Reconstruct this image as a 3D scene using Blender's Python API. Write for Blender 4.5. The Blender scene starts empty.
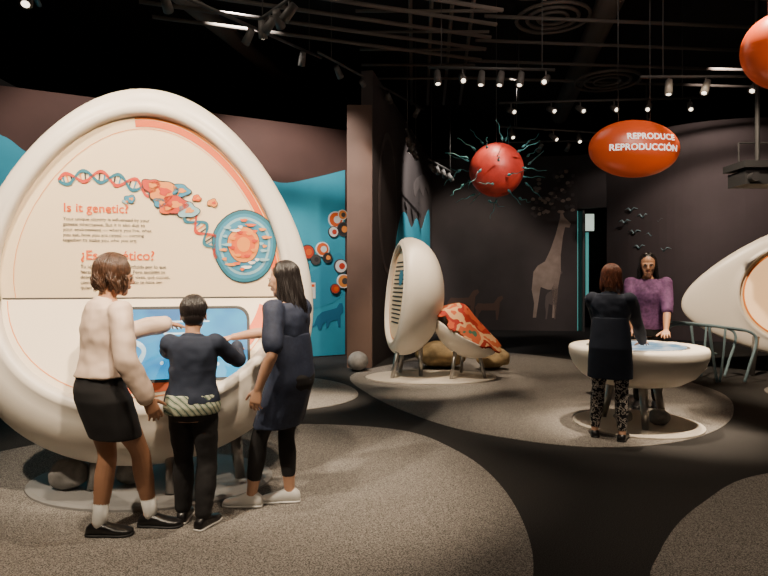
import bpy, math, random
from math import sin, cos, pi, radians, sqrt
from mathutils import Vector, Matrix, noise
random.seed(7)
V = Vector
Z = V((0,0,1))
scene = bpy.context.scene
COL = scene.collection

# ------------------------------------------------------------ materials
def mat(name, col, rough=0.6, metal=0.0, emit=None, es=0.0, bump=0.0, bscale=60, var=0.0, vscale=8, spec=0.5):
    m = bpy.data.materials.new(name); m.use_nodes = True
    nt = m.node_tree; b = nt.nodes['Principled BSDF']
    c = (col[0], col[1], col[2], 1)
    b.inputs['Base Color'].default_value = c
    b.inputs['Roughness'].default_value = rough
    b.inputs['Metallic'].default_value = metal
    b.inputs['Specular IOR Level'].default_value = spec
    if emit is not None:
        b.inputs['Emission Color'].default_value = (*emit, 1)
        b.inputs['Emission Strength'].default_value = es
    tc = nt.nodes.new('ShaderNodeTexCoord')
    if bump > 0:
        n = nt.nodes.new('ShaderNodeTexNoise'); n.inputs['Scale'].default_value = bscale
        n.inputs['Detail'].default_value = 4
        nt.links.new(tc.outputs['Object'], n.inputs['Vector'])
        bp = nt.nodes.new('ShaderNodeBump'); bp.inputs['Strength'].default_value = bump
        bp.inputs['Distance'].default_value = 0.01
        nt.links.new(n.outputs['Fac'], bp.inputs['Height'])
        nt.links.new(bp.outputs['Normal'], b.inputs['Normal'])
    if var > 0:
        n2 = nt.nodes.new('ShaderNodeTexNoise'); n2.inputs['Scale'].default_value = vscale
        n2.inputs['Detail'].default_value = 5
        nt.links.new(tc.outputs['Object'], n2.inputs['Vector'])
        r = nt.nodes.new('ShaderNodeValToRGB')
        r.color_ramp.elements[0].position = 0.3; r.color_ramp.elements[1].position = 0.7
        r.color_ramp.elements[0].color = (*[x*(1-var) for x in col], 1)
        r.color_ramp.elements[1].color = (*[min(1, x*(1+var)) for x in col], 1)
        nt.links.new(n2.outputs['Fac'], r.inputs['Fac'])
        nt.links.new(r.outputs['Color'], b.inputs['Base Color'])
    return m

def carpet(name, dark, light, scale=160):
    m = mat(name, dark, 0.95, spec=0.15)
    nt = m.node_tree; b = nt.nodes['Principled BSDF']
    tc = nt.nodes.new('ShaderNodeTexCoord')
    n = nt.nodes.new('ShaderNodeTexNoise'); n.inputs['Scale'].default_value = scale; n.inputs['Detail'].default_value = 3
    nt.links.new(tc.outputs['Object'], n.inputs['Vector'])
    r = nt.nodes.new('ShaderNodeValToRGB')
    r.color_ramp.elements[0].position = 0.38; r.color_ramp.elements[1].position = 0.62
    r.color_ramp.elements[0].color = (*dark, 1); r.color_ramp.elements[1].color = (*light, 1)
    nt.links.new(n.outputs['Fac'], r.inputs['Fac'])
    nt.links.new(r.outputs['Color'], b.inputs['Base Color'])
    n2 = nt.nodes.new('ShaderNodeTexNoise'); n2.inputs['Scale'].default_value = 220
    nt.links.new(tc.outputs['Object'], n2.inputs['Vector'])
    bp = nt.nodes.new('ShaderNodeBump'); bp.inputs['Strength'].default_value = 0.5; bp.inputs['Distance'].default_value = 0.006
    nt.links.new(n2.outputs['Fac'], bp.inputs['Height']); nt.links.new(bp.outputs['Normal'], b.inputs['Normal'])
    return m

def blotch(name, stops, scale=25, kind='VORONOI', rough=0.8):
    m = mat(name, stops[0][1], rough, spec=0.2)
    nt = m.node_tree; b = nt.nodes['Principled BSDF']
    tc = nt.nodes.new('ShaderNodeTexCoord')
    if kind == 'VORONOI':
        n = nt.nodes.new('ShaderNodeTexVoronoi'); n.inputs['Scale'].default_value = scale; out = n.outputs['Distance']
    elif kind == 'WAVE':
        n = nt.nodes.new('ShaderNodeTexWave'); n.inputs['Scale'].default_value = scale; n.bands_direction = 'DIAGONAL'; n.inputs['Distortion'].default_value=2; out = n.outputs['Fac']
    else:
        n = nt.nodes.new('ShaderNodeTexNoise'); n.inputs['Scale'].default_value = scale; n.inputs['Detail'].default_value = 3; out = n.outputs['Fac']
    nt.links.new(tc.outputs['Object'], n.inputs['Vector'])
    r = nt.nodes.new('ShaderNodeValToRGB'); r.color_ramp.interpolation = 'CONSTANT'
    cr = r.color_ramp
    cr.elements[0].position = stops[0][0]; cr.elements[0].color = (*stops[0][1], 1)
    cr.elements[1].position = stops[1][0]; cr.elements[1].color = (*stops[1][1], 1)
    for p, c in stops[2:]:
        e = cr.elements.new(p); e.color = (*c, 1)
    nt.links.new(out, r.inputs['Fac']); nt.links.new(r.outputs['Color'], b.inputs['Base Color'])
    return m

M_shell = mat('shell_white', (0.82,0.75,0.65), 0.38)
M_panel = mat('panel_cream', (0.94,0.74,0.49), 0.55)
M_desk = mat('desk_cream', (0.88,0.74,0.56), 0.5)
M_orange = mat('orange_print', (0.78,0.12,0.015), 0.5)
M_orange2 = mat('light_orange_print', (0.85,0.28,0.05), 0.5)
M_red = mat('red_print', (0.60,0.05,0.02), 0.5)
M_ink = mat('ink', (0.03,0.028,0.03), 0.6)
M_teal = mat('teal_print', (0.02,0.17,0.25), 0.5)
M_bluep = mat('blue_print', (0.05,0.26,0.42), 0.5)
M_lblue = mat('light_blue_print', (0.28,0.50,0.58), 0.5)
M_white = mat('white_print', (0.85,0.83,0.78), 0.5)
M_steel = mat('brushed_steel', (0.35,0.34,0.33), 0.35, 1.0)
M_base = mat('base_plate', (0.27,0.265,0.26), 0.6, 0.0)
M_black = mat('black_paint', (0.012,0.012,0.013), 0.6)
M_dgrey = mat('dark_grey_paint', (0.07,0.066,0.062), 0.55)
M_stone = mat('stone', (0.22,0.21,0.20), 0.8, bump=0.5, bscale=20, var=0.3, vscale=10)

# ------------------------------------------------------------ mesh builder
class MB:
    def __init__(s): s.v=[]; s.f=[]; s.m=[]; s.mi=0
    def add(s, vs, fs):
        o=len(s.v); s.v.extend([tuple(p) for p in vs]); s.f.extend([tuple(i+o for i in f) for f in fs]); s.m.extend([s.mi]*len(fs))
    def rings(s, rings, cap=True, closed=True):
        n=len(rings[0]); vs=[p for r in rings for p in r]; fs=[]
        for i in range(len(rings)-1):
            for j in range(n if closed else n-1):
                k=(j+1)%n
                fs.append((i*n+j, i*n+k, (i+1)*n+k, (i+1)*n+j))
        if cap:
            fs.append(tuple(reversed(range(n)))); fs.append(tuple((len(rings)-1)*n+j for j in range(n)))
        s.add(vs, fs)
    def tube(s, pts, rad, seg=14, sph=False, cap=True):
        pts=[V(p) for p in pts]
        if not hasattr(rad,'__len__'): rad=[rad]*len(pts)
        t0=(pts[1]-pts[0]).normalized()
        a=t0.orthogonal().normalized(); rs=[]
        for i,p in enumerate(pts):
            if i==0: t=t0
            elif i==len(pts)-1: t=(pts[i]-pts[i-1]).normalized()
            else: t=((pts[i+1]-pts[i]).normalized()+(pts[i]-pts[i-1]).normalized()).normalized()
            a=(a-t*a.dot(t)).normalized(); b=t.cross(a)
            rs.append([p+(a*cos(2*pi*j/seg)+b*sin(2*pi*j/seg))*rad[i] for j in range(seg)])
        s.rings(rs, cap)
        if sph:
            s.ell(pts[0],(rad[0],)*3); s.ell(pts[-1],(rad[-1],)*3)
    def ell(s, c, r, R=None, nu=16, nv=10):
        c=V(c); rs=[]
        for i in range(nv+1):
            e=-pi/2+pi*i/nv; e=max(-pi/2+.02,min(pi/2-.02,e))
            ring=[]
            for j in range(nu):
                a=2*pi*j/nu
                p=V((r[0]*cos(e)*cos(a), r[1]*cos(e)*sin(a), r[2]*sin(e)))
                if R is not None: p=R@p
                ring.append(c+p)
            rs.append(ring)
        s.rings(rs)
    def box(s, lo, hi, T=None):
        p=[V((x,y,z)) for x in (lo[0],hi[0]) for y in (lo[1],hi[1]) for z in (lo[2],hi[2])]
        if T is not None: p=[T@q for q in p]
        s.add(p,[(0,1,3,2),(4,6,7,5),(0,4,5,1),(2,3,7,6),(0,2,6,4),(1,5,7,3)])
    def poly(s, pts): s.add(pts,[tuple(range(len(pts)))])
    def obj(s, name, mats, parent=None, smooth=True):
        me=bpy.data.meshes.new(name); me.from_pydata(s.v,[],s.f); 
        if not isinstance(mats,(list,tuple)): mats=[mats]
        for m in mats: me.materials.append(m)
        me.polygons.foreach_set('material_index', s.m)
        me.polygons.foreach_set('use_smooth',[smooth]*len(s.f)); me.update()
        o=bpy.data.objects.new(name,me); COL.objects.link(o)
        if parent: attach(o,parent)
        return o

def attach(o,p):
    o.parent=p; o.matrix_parent_inverse=Matrix.Translation(p.location).inverted()
def empty(name, loc):
    e=bpy.data.objects.new(name,None); e.location=loc; e.empty_display_size=.2; COL.objects.link(e); return e
def remesh(o, vox, it=3, disp=0, dsize=.12, fac=.5):
    m=o.modifiers.new('remesh','REMESH'); m.mode='VOXEL'; m.voxel_size=vox; m.use_smooth_shade=True
    if disp:
        t=bpy.data.textures.new(o.name+'_folds','CLOUDS'); t.noise_scale=dsize; t.noise_depth=1
        d=o.modifiers.new('folds','DISPLACE'); d.texture=t; d.strength=disp; d.mid_level=.45; d.texture_coords='LOCAL'
    sm=o.modifiers.new('smooth','SMOOTH'); sm.factor=fac; sm.iterations=it
def catmull(pts, n=8, closed=True):
    pts=[V(p) for p in pts]; out=[]; L=len(pts)
    for i in range(L if closed else L-1):
        if closed: a,b,c,d=pts[(i-1)%L],pts[i],pts[(i+1)%L],pts[(i+2)%L]
        else: a,b,c,d=pts[max(i-1,0)],pts[i],pts[i+1],pts[min(i+2,L-1)]
        for k in range(n):
            t=k/n
            out.append(.5*((2*b)+(c-a)*t+(2*a-5*b+4*c-d)*t*t+(3*b-a-3*c+d)*t**3))
    if not closed: out.append(pts[-1])
    return out
def text(name, body, size, O, U, W, m, parent, bold=0.0, ls=1.0):
    cu=bpy.data.curves.new(name,'FONT'); cu.body=body; cu.size=size; cu.offset=bold; cu.space_line=ls
    cu.extrude=0.0008; cu.materials.append(m)
    o=bpy.data.objects.new(name,cu); COL.objects.link(o)
    N=U.cross(W)
    o.matrix_world=Matrix(((U.x,W.x,N.x,O.x),(U.y,W.y,N.y,O.y),(U.z,W.z,N.z,O.z),(0,0,0,1)))
    o.parent=parent; o.matrix_parent_inverse=Matrix.Translation(parent.location).inverted()
    return o

# ------------------------------------------------------------ room shell
M_floor=carpet('carpet_dark',(0.019,0.018,0.018),(0.050,0.048,0.047))
M_isl=carpet('carpet_light',(0.080,0.074,0.068),(0.38,0.35,0.32))
b=MB(); b.box((-9,-3,-.1),(14,21,0)); b.obj('floor',M_floor,smooth=False)
isl=[[(-.85,6.05),(.16,5.8),(.62,5.1),(.82,4.3),(.82,3.4),(.65,2.7),(.2,1.8),(-1.2,1.2),(-3,1.6),(-3.8,3.2),(-3.3,5),(-2.2,5.9)],
 [(-.50,9.2),(-.18,7.6),(.48,6.2),(1.08,5.55),(1.88,5.2),(2.85,5.5),(3.8,6.5),(4.4,8.0),(4.0,10),(2.6,12),(1.2,12.3),(.25,10.6)],
 [(1.28,2.7),(1.48,3.2),(2.05,3.87),(2.9,4.5),(4.4,4.7),(5.2,3.6),(5,2),(3,1.2),(1.6,1.7)],
 [(5.0,6.3),(4.85,7.2),(5.3,8.2),(7,8.6),(9,8.2),(9,6.2),(6.6,5.4)],
 [(-3.4,6.6),(-1.2,6.6),(-.35,7.4),(-.7,8.6),(-2,9.3),(-3.8,8.6),(-4.4,7.4)]]
for i,pl in enumerate(isl):
    b=MB(); pts=catmull([(x,y,0) for x,y in pl],8)
    b.rings([[p+V((0,0,-.02)) for p in pts],[p+V((0,0,.004)) for p in pts]])
    b.obj('carpet_inlay' if i==0 else 'carpet_inlay.%03d'%i, M_isl, smooth=False)
M_ceil=mat('ceiling_black',(0.008,0.008,0.008),.9)
b=MB(); b.box((-9,-3,6.2),(14,21,6.4)); b.obj('ceiling',M_ceil,smooth=False)

M_brown=mat('wall_brown',(0.078,0.038,0.030),.85,var=.12,vscale=1.5)
M_char=mat('wall_charcoal',(0.074,0.061,0.060),.85,var=.15,vscale=1.2)
M_blue=mat('mural_blue',(0.035,0.35,0.48),.8,var=.1,vscale=1.5)
M_blue2=mat('mural_deep_blue',(0.02,0.15,0.27),.8)
M_sil=mat('mural_taupe',(0.38,0.29,0.24),.85,var=.15,vscale=5)
def wall(name,A,B,h,m,th=.2,z0=0):
    A=V((*A,0));B=V((*B,0)); d=(B-A).normalized(); n=V((-d.y,d.x,0))
    b=MB(); b.rings([[A+Z*z0,B+Z*z0,B+n*th+Z*z0,A+n*th+Z*z0],[A+Z*h,B+Z*h,B+n*th+Z*h,A+n*th+Z*h]])
    return b.obj(name,m,smooth=False)
class Wl:
    def __init__(s,A,B): s.A=V((*A,0)); B=V((*B,0)); s.d=(B-s.A).normalized(); s.n=V((s.d.y,-s.d.x,0))
    def p(s,t,z,o=.01): return s.A+s.d*t+Z*z+s.n*o
    def decal(s,name,pts,m,o=.008,smooth=0,parent=None):
        if smooth: pts=[(q.x,q.y) for q in catmull([(x,y,0) for x,y in pts],smooth)]
        b=MB(); b.rings([[s.p(t,z,0.001) for t,z in pts],[s.p(t,z,o) for t,z in pts]]); return b.obj(name,m,parent,smooth=False)
dA=V((5.08,2.7)).normalized()
A0=(-5.8-dA.x*2.6, 9.0-dA.y*2.6)
wall('wall_left_back',A0,(-5.8+dA.x*5.83,9.0+dA.y*5.83),4.4,M_brown)
wb=Wl((-5.8,9.0),(-.72,11.7))
top=[(-2.5,3.0),(-1.6,3.3),(-.8,3.75),(0,3.66),(.4,3.40),(1.2,3.0),(2.2,3.15),(3.0,3.5),(3.8,3.43),(4.4,3.27),(5.0,3.4),(5.7,3.62)]
tp=[(q.x,q.y) for q in catmull([(x,y,0) for x,y in top],5,False)]
mural=empty('wave_mural',wb.p(0,0))
wb.decal('blue_wave',[(-2.5,.02)]+[(5.7,.02)]+list(reversed(tp)),M_blue,.012,parent=mural)
wb.decal('deep_swirl',[(3.6,1.2),(4.2,1.9),(4.9,1.6),(5.6,2.0),(5.65,1.2),(5.0,.9),(4.2,.8)],mat('mural_mid_blue',(0.03,0.29,0.42),.8),.016,6,parent=mural)
pan=[(5.15,.62),(5.22,.78),(5.32,.86),(5.5,.9),(5.62,.93),(5.68,1.02),(5.74,1.02),(5.76,.93),(5.76,.84),(5.7,.78),(5.7,.55),(5.66,.55),(5.63,.7),(5.5,.68),(5.44,.55),(5.4,.55),(5.4,.68),(5.32,.6),(5.3,.52),(5.24,.52),(5.22,.62),(5.1,.55),(5.06,.5),(5.05,.54)]
wb.decal('panther_silhouette',[(a-.1,z*1.0) for a,z in pan],M_blue2,.02,parent=mural)
cols=[M_orange,M_ink,M_white,M_orange2,M_red,M_dgrey]
k=0
for (t,z,r) in [(5.50,2.64,.16),(5.66,2.46,.14),(5.45,2.40,.11),(5.64,2.74,.10),(4.92,2.0,.14),(5.08,1.86,.10),(5.22,2.06,.14),(5.32,1.9,.10),(5.6,1.74,.14),(5.66,1.45,.14),(5.48,1.3,.10),(4.85,1.75,.09)]:
    for (rr,oo,mm) in [(r,.03+k*.002,M_white if k%3==0 else M_dgrey),(r*.85,.0305+k*.002,cols[k%6]),(r*.45,.0315+k*.002,cols[(k+2)%6])]:
        wb.decal('round_photo',[(t+rr*cos(a*pi/12)+(0 if rr==r or rr==r*.85 else r*.15),z+rr*sin(a*pi/12)) for a in range(24)],mm,oo,parent=mural)
    k+=1
wb.decal('label_sheet',[(4.92,1.12),(5.08,1.12),(5.08,1.42),(4.92,1.42)],M_white,.02,parent=mural)
wb.decal('label_stripe',[(4.94,1.34),(5.06,1.34),(5.06,1.39),(4.94,1.39)],M_orange,.024,parent=mural)
b=MB(); b.box((-.62,10,0),(-.2,11.95,4.4)); b.obj('pillar',mat('pillar_brown',(0.15,0.092,0.070),.8,var=.1,vscale=2),smooth=False)
wall('wall_partition',(-.19,10.05),(1.42,17.7),5.0,M_char,.2)
wp=Wl((-.19,10.05),(1.42,17.7))
M_mg=mat('mural_grey',(0.12,0.10,0.097),.85)
pm=empty('partition_mural',wp.p(4,2))
wp.decal('wave_band',[(2.0,2.1),(2.6,2.8),(3.2,2.95),(4.0,2.7),(4.8,3.0),(5.6,2.8),(6.4,3.2),(7.2,3.4),(7.2,1.9),(6,1.9),(4,1.8),(2.2,1.7)],M_blue,.012,4,parent=pm)
wp.decal('big_oval_drawing',[(1.3+.85*cos(a*pi/16),2.9+1.35*sin(a*pi/16)) for a in range(32)],M_mg,.010,parent=pm)
wp.decal('big_oval_inner',[(1.3+.75*cos(a*pi/16),2.9+1.22*sin(a*pi/16)) for a in range(32)],M_char,.014,parent=pm)
wp.decal('tree_drawing',[(4.5,3.5),(5.2,3.8),(5.9,3.7),(6.3,4.0),(7.0,3.9),(7.1,4.1),(6.2,4.3),(5.2,4.1),(4.4,3.8)],M_mg,.012,5,parent=pm)
# back walls
wall('wall_back',(1.40,18.0),(5.60,17.3),5.1,M_char)
wall('wall_back_lintel',(5.60,17.3),(6.35,16.9),5.1,M_char,z0=3.55)
cw=catmull([(6.3,16.9,0),(6.6,15.8,0),(7.2,14.8,0),(8.2,14.2,0),(9.6,14.0,0),(13.9,14.0,0)],6,False)
b=MB(); th=[p+V((.15,.25,0)) for p in cw]
b.rings([[p+Z*h for p in cw+list(reversed(th))] for h in (0,5.3)]); b.obj('wall_right_back',mat('wall_plum_grey',(0.108,0.082,0.079),.8,var=.12,vscale=1),smooth=False)
M_strip=mat('teal_light',(0.1,.4,.4),.5,emit=(.10,.42,.38),es=.5)
door=empty('door_1',(5.95,17.4,0))
b=MB(); b.box((5.55,18.9,0),(6.9,19.0,3.6)); b.obj('corridor_end',M_black,door,False)
b=MB(); b.box((5.62,17.45,0),(5.67,17.6,3.5)); b.obj('jamb_glow',M_strip,door,False)
b=MB(); b.box((6.02,17.8,2.95),(6.26,17.86,3.45)); b.obj('lit_panel',mat('lit_white',(.6,.7,.6),.5,emit=(.75,.9,.75),es=.8),door,False)
b=MB(); b.box((6.02,17.8,1.0),(6.10,17.86,2.9)); b.obj('lit_edge',M_strip,door,False)
b=MB(); b.box((5.72,17.2,0),(5.78,17.5,3.5)); b.obj('frame',M_dgrey,door,False)
wg=Wl((1.40,18.0),(5.60,17.3))
gm=empty('giraffe_mural',wg.p(3.3,1.5))
gir=[(5.42,3.12),(5.24,3.30),(5.19,3.44),(5.13,3.44),(5.12,3.28),(5.0,2.8),(4.85,2.35),(4.70,2.02),(4.5,1.9),(4.38,1.72),(4.33,1.2),(4.40,.8),(4.36,.38),(4.45,.38),(4.51,.8),(4.58,1.28),(4.78,1.2),(4.90,1.2),(4.92,.8),(4.90,.38),(4.99,.38),(5.02,.8),(5.07,1.3),(5.14,1.7),(5.14,2.2),(5.2,2.75),(5.26,3.02),(5.38,3.0)]
def gx(x): return (x-1.40)/wg.d.x
wg.decal('giraffe',[(gx(x),z) for x,z in gir],M_sil,.02,parent=gm)
wg.decal('giraffe_calf',[(gx(x*.45+2.75),z*.5+.15) for x,z in gir],mat('mural_taupe2',(0.15,0.12,0.11),.85),.02,parent=gm)
for i,(ax,az,sx) in enumerate([(1.9,.8,.9),(2.7,.7,.8)]):
    w=[(0,0),(.05,.35),(0,.45),(.12,.62),(.35,.6),(.7,.62),(.85,.85),(1.0,.9),(1.05,.8),(.92,.65),(.9,.4),(.85,.0),(.78,0),(.76,.35),(.25,.35),(.15,.2),(.1,0)]
    wg.decal('deer',[(gx(ax)+p*sx,az-.4+q*sx) for p,q in w],mat('mural_t3',(0.15,0.09,0.07),.85),.02,parent=gm)
for i in range(60):
    a=random.uniform(3.0,4.15); z=random.uniform(3.35,4.6)+ (a-3.6)*.2
    wg.decal('leaf',[(a+.07*cos(q*pi/4)*random.uniform(.6,1.2),z+.05*sin(q*pi/4)) for q in range(8)],M_mg if i%2 else M_sil,.02+.0005*i,parent=gm)
bm_=empty('bird_mural',(6.8,15.4,2.5)); b=MB()
wr=Wl((6.62,15.75),(7.2,14.8))
for (t,z) in [(-.3,3.0),(0,2.7),(.25,3.1),(.5,2.6),(.15,2.3),(.7,2.95),(.85,2.2),(-.1,3.3)]:
    for sg_ in (-1,1):
        b.tube([wr.p(t,z,.03),wr.p(t+.08*sg_,z+.09,.03),wr.p(t+.2*sg_,z+.05,.03)],[.022,.018,.004],6)
b.obj('birds',mat('bird_paint',(0.30,.42,.42),.8),bm_)
wall('wall_left',(-8.9,-3),(-8.9,7.2),6.2,M_black); wall('wall_right',(13.9,13.9),(13.9,-3),6.2,M_black)
wall('wall_far',(13.9,20.8),(-8.9,20.8),6.2,M_black,-.1)

# ------------------------------------------------------------ egg pods
def eggpt(th,W,H,k,vc):
    return (W/2*cos(th)*(1-k*sin(th)), vc+H/2*sin(th))
def clip(poly,vs,above):
    out=[]
    for i in range(len(poly)):
        a=poly[i]; c=poly[(i+1)%len(poly)]
        ia=(a[1]>=vs)==above; ic=(c[1]>=vs)==above
        if ia: out.append(a)
        if ia!=ic:
            t=(vs-a[1])/(c[1]-a[1]); out.append((a[0]+(c[0]-a[0])*t,vs))
    return out
class Pod:
    def __init__(s,name,O,U,Vv,outer,inner,D,wa,vs=None,slope=0,shell=None):
        s.O=V(O);s.U=U.normalized();s.Vv=Vv.normalized();s.N=s.U.cross(s.Vv)
        s.wa=wa;s.vs=vs;s.slope=slope;s.inner=inner
        s.e=empty(name,s.O)
        n=96; ths=[2*pi*i/n for i in range(n)]
        E=[eggpt(t,*outer) for t in ths]; I=[eggpt(t,*inner) for t in ths]
        cu,cv=0,inner[3]; Oc=outer[3]
        rs=[]
        for q in range(1,15):
            a=q/14*pi/2; sc=sin(a); w=-D*cos(a)
            rs.append([s.T(E[i][0]*sc, Oc+(E[i][1]-Oc)*sc, w) for i in range(n)])
        R=[(cu+(p[0]-cu)*1.075, cv+(p[1]-cv)*1.075) for p in I]
        for q in range(1,11):
            a=q/10*pi/2; f=1-cos(a)
            rs.append([s.T(E[i][0]+(R[i][0]-E[i][0])*f, E[i][1]+(R[i][1]-E[i][1])*f, s.wf(I[i][1])*sin(a)) for i in range(n)])
        for (sc,dw) in ((1.06,.012),(1.04,.018),(1.015,.012),(1.0,0),(.995,-.02),(.99,-.06)):
            rs.append([s.T(I[i][0]*sc, cv+(I[i][1]-cv)*sc, s.wf(I[i][1])+dw) for i in range(n)])
        b=MB(); b.rings(rs,cap=False); b.poly([p for p in rs[0]]); b.obj('shell',M_shell,s.e)
        poly=[(p[0]*.993,cv+(p[1]-cv)*.993) for p in I]
        if vs is None:
            b=MB(); b.poly([s.P(u,v,0) for u,v in poly]); b.obj('panel',M_panel,s.e,False)
        else:
            b=MB(); b.poly([s.P(u,v,0) for u,v in clip(poly,vs,True)]); b.obj('back_panel',M_panel,s.e,False)
            b=MB(); b.poly([s.P(u,v,0) for u,v in clip(poly,vs,False)]); b.obj('desk_panel',M_desk,s.e,False)
            c=clip(poly,vs,True); us=[u for u,v in c if abs(v-vs)<1e-5]
            b=MB(); b.tube([s.P(min(us)+.01,vs,.0),s.P(max(us)-.01,vs,.0)],.007,10); b.obj('seam',M_dgrey,s.e)
    def T(s,u,v,w): return s.O+s.U*u+s.Vv*v+s.N*w
    def wf(s,v):
        if s.vs is None: return s.wa
        x=(s.vs-v)/.08
        return s.wa+s.slope*.08*(math.log(1+math.exp(min(x,40))))
    def P(s,u,v,o=.004):
        if s.vs is None or v>=s.vs: w=s.wa
        else: w=s.wa+s.slope*(s.vs-v)
        return s.T(u,v,w-.05+o)
    def flat(s,name,pts,m,o=.004,smooth=0):
        if smooth: pts=[(q.x,q.y) for q in catmull([(x,y,0) for x,y in pts],smooth)]
        b=MB(); b.poly([s.P(u,v,o) for u,v in pts]); return b.obj(name,m,s.e,False)
    def disc(s,name,u,v,r,m,o=.004,wob=0,r2=None,n=32):
        r2=r2 or r
        pts=[]
        for i in range(n):
            a=2*pi*i/n; q=1+wob*(sin(3*a+u*9)+.6*sin(5*a+v*7))
            pts.append((u+r*q*cos(a),v+r2*q*sin(a)))
        return s.flat(name,pts,m,o)
    def arc(s,name,t0,t1,s0,s1,m,o=.004):
        n=30; cv=s.inner[3]; b=MB(); A=[];B=[]
        for i in range(n+1):
            t=t0+(t1-t0)*i/n; p=eggpt(t,*s.inner)
            A.append(s.P(p[0]*s0,cv+(p[1]-cv)*s0,o)); B.append(s.P(p[0]*s1,cv+(p[1]-cv)*s1,o))
        b.rings([A,B],cap=False,closed=False); return b.obj(name,m,s.e,False)
    def txt(s,name,body,size,u,v,m,bold=0,ls=1.0,o=.005):
        if s.vs is not None and v<s.vs:
            W=(s.Vv-s.N*s.slope).normalized()
        else: W=s.Vv
        return text(name,body,size,s.P(u,v,o),s.U,W,m,s.e,bold,ls)

yawN=V((.25,-.968,0)); U1=Z.cross(yawN).normalized()
pod=Pod('egg_exhibit_kiosk',(-1.69,4.3,0),U1,Z,(2.32,2.68,.2,1.49),(1.86,1.98,.19,1.64),.62,.10,vs=1.33,slope=.62)
pod.arc('orange_band',radians(97),radians(-8),.915,.965,M_orange)
pod.arc('white_band',radians(97),radians(-8),.97,.985,M_orange2)
pod.arc('inner_line',radians(200),radians(-10),.90,.904,M_orange2)
pod.arc('desk_band',radians(-25),radians(-100),.85,.93,M_orange)
pod.arc('desk_line',radians(-20),radians(-160),.95,.956,M_orange2)
pod.txt('title_english','Is it genetic?',.085,-.55,1.93,M_orange,.0011)
pod.txt('body_english','Your unique identity is influenced by your\ngenetic inheritance. But it is also due to\nyour environment — where you live, what\nyou eat, how you are raised — coming\ntogether to make you who you are.',.033,-.55,1.87,M_ink,0,1.1)
pod.txt('title_spanish','¿Es genético?',.092,-.44,1.60,M_orange,.0011)
pod.txt('body_spanish','Tu identidad única está influida por lo que\nheredaste de tus padres. Pero también se\ndebe a tu entorno: dónde vives, qué comes,\ncómo te criaron, todo junto te hace ser\nquien eres.',.033,-.44,1.54,M_ink,0,1.1)
path=catmull([(-.58,2.14,0),(-.38,2.18,0),(-.12,2.14,0),(.14,2.03,0),(.34,1.86,0),(.46,1.70,0),(.58,1.60,0)],16,False)
for ph_,mm in ((0,M_red),(pi,M_white)):
    b=MB(); A=[];B=[]
    Lc=0
    for i,p in enumerate(path):
        q=path[min(i+1,len(path)-1)]-path[max(i-1,0)]; q.normalize(); nn=V((-q.y,q.x,0))
        if i: Lc+=(p-path[i-1]).length
        amp=.036+.016*i/len(path)
        c=p+nn*amp*sin(Lc*2*pi/.22+ph_)
        hw=.012
        A.append(pod.P(c.x+nn.x*hw,c.y+nn.y*hw,.008)); B.append(pod.P(c.x-nn.x*hw,c.y-nn.y*hw,.008))
    b.rings([A,B],cap=False,closed=False); b.obj('dna_strand',M_red if ph_==0 else M_teal,pod.e,False)
Lc=0; b=MB()
for i,p in enumerate(path):
    if i: Lc+=(p-path[i-1]).length
    q=path[min(i+1,len(path)-1)]-path[max(i-1,0)]; q.normalize(); nn=V((-q.y,q.x,0))
    a=.038*sin(Lc*2*pi/.22)
    if abs(a)>.010 and i%2==0:
        c0=p+nn*a; c1=p-nn*a; h=q*.005; b.mi=i//2%3
        b.poly([pod.P(c0.x+h.x,c0.y+h.y,.006),pod.P(c0.x-h.x,c0.y-h.y,.006),pod.P(c1.x-h.x,c1.y-h.y,.006),pod.P(c1.x+h.x,c1.y+h.y,.006)])
b.obj('dna_rungs',[M_orange2,M_ink,M_bluep],pod.e,False)
for (u,v,r,mm) in [(.10,2.09,.10,M_orange2),(.02,2.13,.06,M_red),(.18,2.00,.085,M_red),(.22,2.10,.06,M_bluep),(.27,1.96,.07,M_lblue),(.12,1.97,.05,M_orange),(.08,2.01,.045,M_bluep),(-.12,2.03,.035,M_bluep),(-.15,2.01,.02,M_lblue),(.44,2.02,.035,M_orange2),(.33,2.05,.03,M_orange)]:
    pod.disc('enzyme_outline',u,v,r*1.1,M_ink,.010,.12,r*.85)
    pod.disc('enzyme',u,v,r,mm,.012,.12,r*.76); pod.disc('enzyme_core',u+.01,v,r*.4,M_orange2 if mm!=M_orange2 else M_red,.014,.2,r*.28)
cu_,cv_=.67,1.71
for (r,mm,o) in [(.272,M_ink,.006),(.264,M_teal,.008),(.240,M_bluep,.010),(.215,M_lblue,.012),(.195,M_bluep,.014),(.135,M_ink,.016),(.130,M_orange2,.018),(.10,M_orange,.020),(.055,M_orange2,.022)]:
    pod.disc('cell_layer',cu_+(.0 if r>.15 else -.01),cv_+(0 if r>.15 else .01),r*.86,mm,o,.02,r)
for i in range(22):
    a=i*2.4; r=.165+.03*sin(i*1.7)
    pod.disc('organelle',cu_+r*.86*cos(a),cv_+r*sin(a),.016+.010*(i%3),[M_orange2,M_lblue,M_white,M_orange][i%4],.024,.15,.011)
for i in range(8):
    a=i*pi/4+.3; pod.disc('nucleus_fold',cu_-.01+.085*cos(a),cv_+.01+.09*sin(a),.022,M_orange2 if i%2 else M_red,.025,.1,.012)
def rrect(u0,u1,v0,v1,r):
    pts=[]
    for cx,cy,a0 in ((u1-r,v1-r,0),(u0+r,v1-r,90),(u0+r,v0+r,180),(u1-r,v0+r,270)):
        for i in range(6): a=radians(a0+i*18); pts.append((cx+r*cos(a),cy+r*sin(a)))
    return pts
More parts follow.
